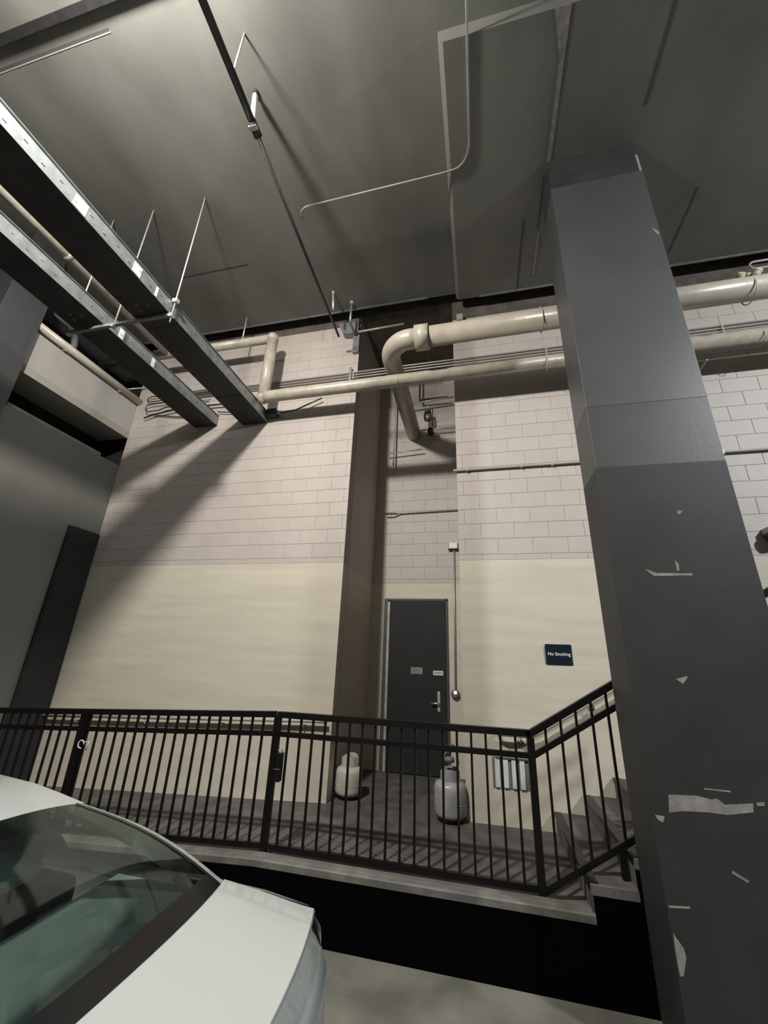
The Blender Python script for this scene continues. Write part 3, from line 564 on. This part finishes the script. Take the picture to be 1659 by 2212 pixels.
cable([(-5.55, 5.02, CZ + 3.95), (-5.1, 5.02, CZ + 3.86), (-4.5, 5.02, CZ + 3.78), (-4.25, 5.02, CZ + 3.78)], 0.009, 'thin black cable drooping to the left cable tray')
cable([(-4.2, 5.0, CZ + 3.84), (-3.9, 5.0, CZ + 3.80), (-3.65, 5.0, CZ + 3.86)], 0.009, 'black cable bridging the gap between the cable trays')
cable([(-2.995, 4.97, CZ + 3.67), (-2.95, 4.97, CZ + 3.66), (-2.75, 4.97, CZ + 3.68), (-2.45, 4.97, CZ + 3.80), (-2.3, 4.97, CZ + 3.86)], 0.011, 'black cable sagging under the wrapped pipe')
bxs = thing('tray_end_box', 'grey junction box where the right cable tray meets the wall', 'box', (-3.1, 4.98, CZ + 3.6))
MB().box(-3.22, -3.06, 4.93, 5.045, CZ + 3.62, CZ + 3.74, 0.006).build('body', 'galvdark', bxs)
MB().tube([(-3.06, 4.98, CZ + 3.68), (-3.0, 4.98, CZ + 3.68)], 0.03, 10).build('nipple', 'conduit_grey', bxs)

# ------------------------------------------------------------------ ceiling pipework
spk = thing('sprinkler_line', 'dark sprinkler pipe hung from the ceiling, running to the wall', 'pipe', (-1.95, 1.5, CZ + 4.85))
PZs = CZ + 4.80
MB().tube([(-1.86, -1.5, PZs), (-1.93, 2.0, PZs)], 0.034, 14).build('main_tube', 'darkpipe', spk)
MB().tube([(-1.93, 1.99, PZs), (-2.0, 4.7, PZs)], 0.019, 12).build('narrow_tube', 'darkpipe', spk)
MB().tube([(-1.93, 1.93, PZs), (-1.931, 2.06, PZs)], 0.042, 14).build('coupling', 'darkpipe', spk)
MB().box(-1.97, -1.89, 1.95, 1.99, PZs - 0.045, PZs - 0.02).build('clamp', 'rod', spk)
MB().tube([(-1.925, 1.60, PZs + 0.03), (-1.925, 1.60, CL)], 0.009, 8).build('hanger_rod', 'rod', spk)
up = MB().tube([(-1.975, 2.0, PZs + 0.02), (-2.03, 2.0, CL - 0.07)], 0.028, 12).build('upright_sprig', 'white', spk); up['label'] = 'white upright sprig'
MB().lathe([(0.028, -0.08), (0.03, -0.05), (0.015, -0.03), (0.03, -0.01), (0.03, 0.0)], (-2.033, 2.0, CL - 0.002), 12).build('sprinkler_head', 'darkpipe', up)
cc = thing('ceiling_conduit', 'pale thin conduit bent across the ceiling to the sprinkler line', 'conduit', (-1, 2.9, CL - 0.02))
zc = DP - 0.014
MB().tube([(0.128, -1.0, zc), (0.108, 2.75, zc)] + arc((-0.07, 2.78, zc), (0.178, 0, 0), (0, 0.25, 0), 6) + [(-0.22, 3.04, zc), (-1.85, 3.06, zc)] + arc((-1.85, 3.14, zc), (0, -0.08, 0), (-0.16, 0, 0), 5) + [(-2.02, 3.2, zc)], 0.011, 10).build('tube', 'greytube', cc)
jb = thing('junction_box', 'small white box at the wall top where the slab edge ends', 'box', (-0.10, 5.0, CZ + 5.05))
MB().box(-0.155, -0.055, 4.96, 5.048, CZ + 5.05, CZ + 5.16, 0.006).build('body', 'white', jb)
MB().box(-0.15, -0.06, 4.955, 4.961, CZ + 5.055, CZ + 5.155).build('cover', 'conduit', jb)
# seam cap beside the column
sc_ = thing('seam_strip', 'pale sealant strip along the ceiling seam, left of the dark column', 'strip', (0.97, 2.8, DP))
MB().box(0.955, 0.995, 1.99, 3.45, DP - 0.004, DP).build('strip', 'scrape', sc_)
MB().box(0.998, 1.010, 1.99, 2.6, DP - 0.003, DP).build('dark_gap', 'ink', sc_)
MB().box(0.955, 0.985, 4.0, 4.62, DP - 0.004, DP).build('strip', 'scrape', sc_)
MB().box(0.935, 0.955, 3.30, 3.95, DP - 0.003, DP).build('dark_gap', 'ink', sc_)
MB().prism([(0.86, 1.99), (0.955, 1.99), (0.955, 2.35)], 'z', DP - 0.003, DP).build('patch', 'scrape', sc_)
def insert(x0, x1, y0, y1, z, label, lip=False):
    t = thing('ceiling_channel', label, 'channel', ((x0 + x1) / 2, (y0 + y1) / 2, z), 'dark cast-in ceiling channels')
    MB().box(x0, x1, y0, y1, z - 0.002, z).build('channel', 'ink', t)
    if lip: MB().box(x0, x1, y1, y1 + 0.008, z - 0.004, z).build('lip', 'conduit', t)
insert(-4.34, -3.16, 3.735, 3.757, CL, 'thin dark channel cast in the ceiling behind the tray hanger')
insert(-5.6, -3.17, 1.29, 1.315, CL, 'thin dark ceiling channel with pale lip, nearest the sprinkler pipe', True)
insert(0.745, 0.775, 3.78, 4.84, DP, 'thin dark ceiling channel between largest pipe and dark column')
insert(2.70, 2.725, 3.80, 4.62, DP, 'thin dark ceiling channel right of the dark column')
insert(1.83, 1.86, 1.99, 2.85, DP, 'dark ceiling channel running to the dark column top')
hb = thing('ceiling_strut', 'thick dark strut under the ceiling at the top left', 'strut', (-3.6, 1.13, CL))
MB().box(-6.5, -2.3, 1.10, 1.155, CL - 0.065, CL).build('channel', 'darkpipe', hb)
MB().box(-6.5, -2.3, 1.09, 1.10, CL - 0.065, CL - 0.05).build('lip', 'darkpipe', hb)

# wall top bracket by the recess corner and stubs
bk = thing('beam_bracket', 'galvanised bracket at the wall top beside the recess corner', 'bracket', (-1.9, 5.0, CZ + 5.0))
MB().prism([(-2.13, CZ + 5.32), (-1.77, CZ + 5.28), (-1.76, CZ + 5.08), (-1.93, CZ + 5.06), (-2.03, CZ + 5.08)], 'y', 4.93, 5.045).build('plate', 'galv', bk)
MB().box(-1.86, -1.755, 4.99, 5.046, CZ + 4.72, CZ + 5.07).build('channel', 'galv', bk)
MB().tube([(-1.92, 4.96, CZ + 5.09), (-1.0, 4.96, CZ + 5.12)], 0.018, 10).build('tie_pipe', 'pipe', bk)
MB().tube([(-1.83, 4.70, CZ + 5.04), (-1.83, 4.70, CL)], 0.018, 10).build('drop_rod', 'galv', bk)
MB().tube([(-1.83, 4.70, CL - 0.02), (-1.83, 4.70, CL)], 0.03, 10).build('rod_cap', 'white', bk)
MB().bar((-1.83, 4.70, CZ + 5.06), (-1.83, 4.94, CZ + 5.06), 0.03, 0.03).build('arm', 'galv', bk)
sb = thing('hanger_stub', 'short pale rod stub under the ceiling left of the wall bracket', 'rod', (-2.04, 4.45, CZ + 5.1))
MB().tube([(-2.04, 4.47, CZ + 5.12), (-2.06, 4.45, CL - 0.03)], 0.017, 10).build('rod', 'rod', sb)
MB().lathe([(0.024, -0.035), (0.026, -0.03), (0.026, -0.0), (0.02, 0.0)], (-2.06, 4.45, CL - 0.001), 10).build('anchor', 'rod', sb)
us = thing('hanger_stub', 'small rod stub above the stepped tan pipe', 'rod', (-3.72, 4.65, UZ))
MB().tube([(-3.72, sy, UZ + 0.07), (-3.72, sy, CL)], 0.012, 8).build('rod', 'rod', us)

# left clutter above the spandrel
lp = thing('ledge_pipe', 'tan pipe lying along the top of the left spandrel', 'pipe', (LX + 0.05, 4.1, CZ + 4.27))
MB().tube([(LX + 0.055, 3.18, CZ + 4.275), (LX + 0.055, WY - 0.004, CZ + 4.275)], 0.06, 16).build('tube', 'pipe', lp)
for y in (3.6, 4.6): MB().box(LX + 0.001, LX + 0.062, y, y + 0.03, CZ + 4.205, CZ + 4.345).build('strap', 'pipe', lp)
pl = thing('support_post', 'short pale post on the spandrel end by the left column', 'post', (LX - 0.05, 3.25, CZ + 4.34))
MB().box(LX - 0.10, LX - 0.02, 3.19, 3.25, CZ + 4.26, CL).build('post', 'spandrel', pl)
MB().box(LX - 0.14, LX - 0.012, 3.175, 3.29, CZ + 4.2605, CZ + 4.28).build('base_plate', 'spandrel', pl)
vs_ = thing('vent_pipe', 'dim grey bent pipe in the dark gap over the left spandrel', 'pipe', (LX - 0.4, 4.0, CZ + 4.3))
MB().tube([(LX - 0.35, 3.95, CZ + 4.26), (LX - 0.35, 3.95, CZ + 4.70), (LX - 0.33, 3.9, CZ + 4.82), (LX - 0.25, 3.7, CZ + 4.86), (LX - 0.22, 3.45, CZ + 4.86)], 0.05, 14).build('bend', 'greywall', vs_)
MB().tube([(LX - 0.35, 3.95, CZ + 4.44), (LX - 0.35, 3.95, CZ + 4.52)], 0.062, 14).build('collar', 'greywall', vs_)
ar = thing('corner_brace', 'thin pale brace at the corner where spandrel meets block wall', 'brace', (LX + 0.1, 4.9, CZ + 4.4))
MB().tube([(LX - 0.08, 4.80, CZ + 4.40), (LX + 0.10, 5.04, CZ + 4.60)], 0.012, 8).build('rod', 'rod', ar)
MB().box(LX + 0.07, LX + 0.13, 5.03, 5.048, CZ + 4.57, CZ + 4.63).build('anchor', 'rod', ar)
dk = thing('shade_panel', 'tall narrow dark panel standing in for shade on the left wall beside the corner', 'panel', (LX + 0.04, 4.76, 0.28))
MB().box(LX + 0.002, LX + 0.05, 4.52, 5.03, rampz(LX) + 0.002, CZ + 1.72, 0.004).build('body', 'void', dk)  # dark panel stands in for the tray shadow beside the corner
MB().box(LX + 0.05, LX + 0.058, 4.54, 5.01, rampz(LX) + 0.05, CZ + 0.62, 0.003).build('shade_plate', 'void', dk)
MB().box(LX + 0.05, LX + 0.058, 4.54, 5.01, CZ + 0.64, CZ + 1.69, 0.003).build('shade_plate', 'void', dk)
# right side clutter beyond the column
rc = thing('loop_conduit', 'pale conduit loop under the slab edge, right of the column', 'conduit', (4.0, 4.7, CZ + 5.0))
MB().tube([(5.5, 4.75, CZ + 4.98), (3.75, 4.75, CZ + 4.95)] + [(3.70 + 0.0 - 0.06 * math.sin(a), 4.75, CZ + 5.01 - 0.06 * math.cos(a)) for a in [math.pi * i / 6 for i in range(7)]] + [(5.5, 4.75, CZ + 5.09)], 0.014, 8).build('tube', 'conduit', rc)
rc2 = thing('low_conduit', 'thin pale conduit just under the wrapped pipe, right of the column', 'conduit', (3.5, 4.7, CZ + 3.6))
MB().tube([(2.3, 4.82, CZ + 3.66), (5.5, 4.82, CZ + 3.68)], 0.012, 8).build('tube', 'conduit', rc2)
for x in (2.9, 4.2): MB().box(x - 0.012, x + 0.012, 4.805, 5.049, CZ + 3.645, CZ + 3.69).build('strap', 'conduit', rc2)

# ------------------------------------------------------------------ car (rear three-quarter of a white sedan)
car = thing('car', 'white sedan parked below the landing, dark rear window toward us', 'car', (-2.8, 1.25, 0))
YC = 1.25
def fillet(t): return t
def shell_rows():
    # station: x, half width at shoulder, shoulder z, sill z
    st = [(-0.70, 0.80, 0.93, 0.62), (-0.78, 0.865, 0.955, 0.34), (-1.0, 0.895, 0.965, 0.28), (-1.3, 0.905, 0.972, 0.22), (-2.0, 0.915, 0.965, 0.20), (-3.0, 0.915, 0.95, 0.20), (-3.9, 0.905, 0.93, 0.20), (-4.6, 0.87, 0.86, 0.24), (-5.0, 0.76, 0.74, 0.3)]
    return st
ST = shell_rows()
for s, nm in ((1, 'side_panel'), (-1, 'side_panel')):
    rows = []
    for x, hw, zs, zb in ST:
        rows.append([(x, YC + s * hw * k, zb + (zs - zb) * t) for k, t in ((0.93, 0), (0.985, 0.12), (1.02, 0.45), (1.028, 0.72), (1.015, 0.90), (0.985, 1.0))])
    MB().grid(rows).build(nm, 'carpaint', car)
# boot lid: from the rear window base to the rear edge
def deck_edge_x(u): return -0.625 - 0.125 * abs(u) ** 2.2          # u = -1..1 across
def glass_base_x(u): return -1.125 - 0.10 * abs(u) ** 3
NU = 17
us = [-1 + 2 * i / (NU - 1) for i in range(NU)]
def deck_pt(u, t):
    x = glass_base_x(u) + (deck_edge_x(u) - glass_base_x(u)) * t
    hw = 0.895 - 0.055 * t ** 2
    z = 1.005 - 0.03 * t - 0.035 * abs(u) ** 4 + 0.012 * t ** 6
    return (x, YC + u * hw, z)
dk_ = MB().grid([[deck_pt(u, t / 8) for u in us] for t in range(9)]).build('boot_lid', 'carpaint', car)
# rolled edge and rear face of the lid
rf = MB()
rows = []
for dx, dz in ((0.0, 0.0), (0.006, -0.008), (0.0, -0.018), (-0.018, -0.028), (0.004, -0.06), (0.045, -0.115), (0.072, -0.17), (0.078, -0.27)):
    rows.append([(deck_pt(u, 1)[0] + dx, YC + u * (0.84 - 0.0), deck_pt(u, 1)[2] + dz) for u in us])
rf.grid(rows[:4]); lip = rf.build('lid_edge', 'carpaint', dk_)
MB().grid(rows[3:]).build('rear_face', 'carpaint', car)
MB().grid([[(p[0] - 0.003, p[1], p[2]) for p in rows[3]], [(p[0] - 0.006, p[1], p[2]) for p in rows[4]]]).build('edge_shadow_gap', 'carpaint', dk_)
MB().lathe([(0.0, 0.03), (0.02, 0.025), (0.024, 0.0), (0.024, -0.02)], (-0.592, 1.55, 0.865), 12, 'x').build('reversing_camera', 'cartrim', car)
# bumper
rows = []
for dx, dz in ((0.0, 0.0), (0.035, 0.012), (0.065, -0.01), (0.08, -0.10), (0.07, -0.25), (0.02, -0.38)):
    rows.append([(-0.60 - 0.17 * abs(u) ** 2.4 + dx, YC + u * 0.90, 0.69 + dz) for u in us])
MB().grid(rows).build('bumper', 'carpaint', car)
MB().grid([[(-0.615 - 0.16 * abs(u) ** 2.4, YC + u * 0.885, 0.715) for u in us], [(-0.60 - 0.17 * abs(u) ** 2.4, YC + u * 0.885, 0.68) for u in us]]).build('bumper_gap', 'cartrim', car)
# roof, rear window
ROOFX = -1.80
def roof_pt(u, x):
    hw = 0.615 - 0.04 * max(0.0, (x + 2.2) / 0.4) - 0.03 * max(0.0, (-3.1 - x))
    z = 1.40 - 0.045 * abs(u) ** 3 - 0.055 * max(0.0, (x + 2.5) / 0.7) ** 1.6 - 0.03 * max(0.0, (-2.7 - x) / 0.5) ** 2
    return (x - 0.03 * 0 , YC + u * hw, z)
xs = [ROOFX, -1.95, -2.15, -2.4, -2.7, -3.0, -3.25]
MB().grid([[(roof_pt(u, x)[0] - (0.06 * (1 - abs(u) ** 2) * -1 if x == ROOFX else 0) * 0, roof_pt(u, x)[1], roof_pt(u, x)[2]) for u in us] for x in xs]).build('roof', 'carpaint', car)
def rg_pt(u, t, inset=0.0):
    a = roof_pt(u, ROOFX); b = deck_pt(u, 0)
    k = 1 - inset
    ax, ay, az = a; bx, by, bz = b
    ay = YC + (ay - YC) * k; by = YC + (by - YC) * k
    bulge = 0.035 * math.sin(math.pi * t)
    return (ax + (bx - ax) * t + bulge * 0.5, ay + (by - ay) * t, az + (bz - az) * t + bulge)
uu = [u for u in us]
MB().grid([[rg_pt(u * 0.93, t / 10) for u in uu] for t in range(11)]).build('rear_window', 'glass', car)
# black frit border on the inside of the glass: bottom band and sides
def off(p, d=0.004): return (p[0] - d * 0.6, p[1], p[2] - d)
rwn = bpy.data.objects['rear_window']
MB().grid([[off(rg_pt(u * 0.93, 0.895 + 0.105 * t / 3), -0.003) for u in uu] for t in range(4)]).build('window_border', 'cartrim', rwn)
for s in (-1, 1):
    MB().grid([[off(rg_pt(s * q, t / 10), -0.003) for q in (0.93, 0.905)] for t in range(11)]).build('window_border', 'cartrim', rwn)
    # C pillar strip between glass and side window
    MB().grid([[rg_pt(s * 0.93, t / 10), rg_pt(s * 0.975, t / 10), (rg_pt(s * 1.03, t / 10)[0] - 0.01, rg_pt(s * 1.03, t / 10)[1], rg_pt(s, t / 10)[2] - 0.035), (rg_pt(s * 1.05, t / 10)[0] - 0.22, rg_pt(s * 1.045, t / 10)[1], rg_pt(s, t / 10)[2] - 0.07)] for t in range(11)]).build('rear_pillar', 'carpaint', car)
    # side glass and rail
    rows = []
    for x in (-2.12, -2.5, -3.0, -3.4, -3.9):
        hw = 0.60; zt = min(1.33, 1.33 - max(0, (-3.1 - x)) * 0.5)
        rows.append([(x, YC + s * (0.60 if x > -3.3 else 0.68), zt - 0.01), (x, YC + s * 0.895, 0.962)])
    MB().grid(rows).build('side_window', 'glass', car)
# windscreen and bonnet
MB().grid([[(-3.25 - 0.95 * t / 4, YC + u * (0.58 + 0.2 * t / 4), 1.36 - 0.42 * t / 4) for u in us] for t in range(5)]).build('windscreen', 'glass', car)
MB().grid([[(-4.2 - 0.85 * t / 4, YC + u * (0.86 - 0.12 * (t / 4) ** 2), 0.955 - 0.20 * (t / 4) ** 1.6 - 0.02 * u * u) for u in us] for t in range(5)]).build('bonnet', 'carpaint', car)
MB().box(-5.08, -4.95, YC - 0.72, YC + 0.72, 0.25, 0.72, 0.03).build('front_bumper', 'carpaint', car)
MB().box(-4.9, -0.85, YC - 0.84, YC + 0.84, 0.16, 0.34).build('floor_pan', 'cartrim', car)
# cabin
MB().box(-1.78, -1.12, YC - 0.80, YC + 0.86, 0.90, 0.935).build('parcel_shelf', 'shelf', car)
for y in (YC - 0.42, YC, YC + 0.42):
    hd_ = MB().box(-2.02, -1.90, y - 0.13, y + 0.13, 1.02, 1.20, 0.035).build('headrest', 'shelf', car)
MB().box(-2.12, -1.84, YC - 0.70, YC + 0.70, 0.45, 1.0, 0.04).build('rear_seat', 'seat', car)
for y in (YC - 0.38, YC + 0.38): MB().box(-3.0, -2.78, y - 0.25, y + 0.25, 0.45, 1.12, 0.05).build('front_seat', 'seat', car)
for x in (-1.45, -4.1):
    for s in (-1, 1):
        wh = MB().lathe([(0.19, -0.1), (0.30, -0.105), (0.325, -0.08), (0.325, 0.08), (0.30, 0.105), (0.19, 0.1)], (x, YC + s * 0.80, 0.325), 28, 'y').build('wheel', 'tyre', car)
        MB().lathe([(0.0, s * 0.06), (0.06, s * 0.075), (0.19, s * 0.095), (0.20, s * 0.07)], (x, YC + s * 0.80, 0.325), 20, 'y').build('rim', 'steel', wh)

for o in bpy.data.objects:
    if '_org' in o: del o['_org']
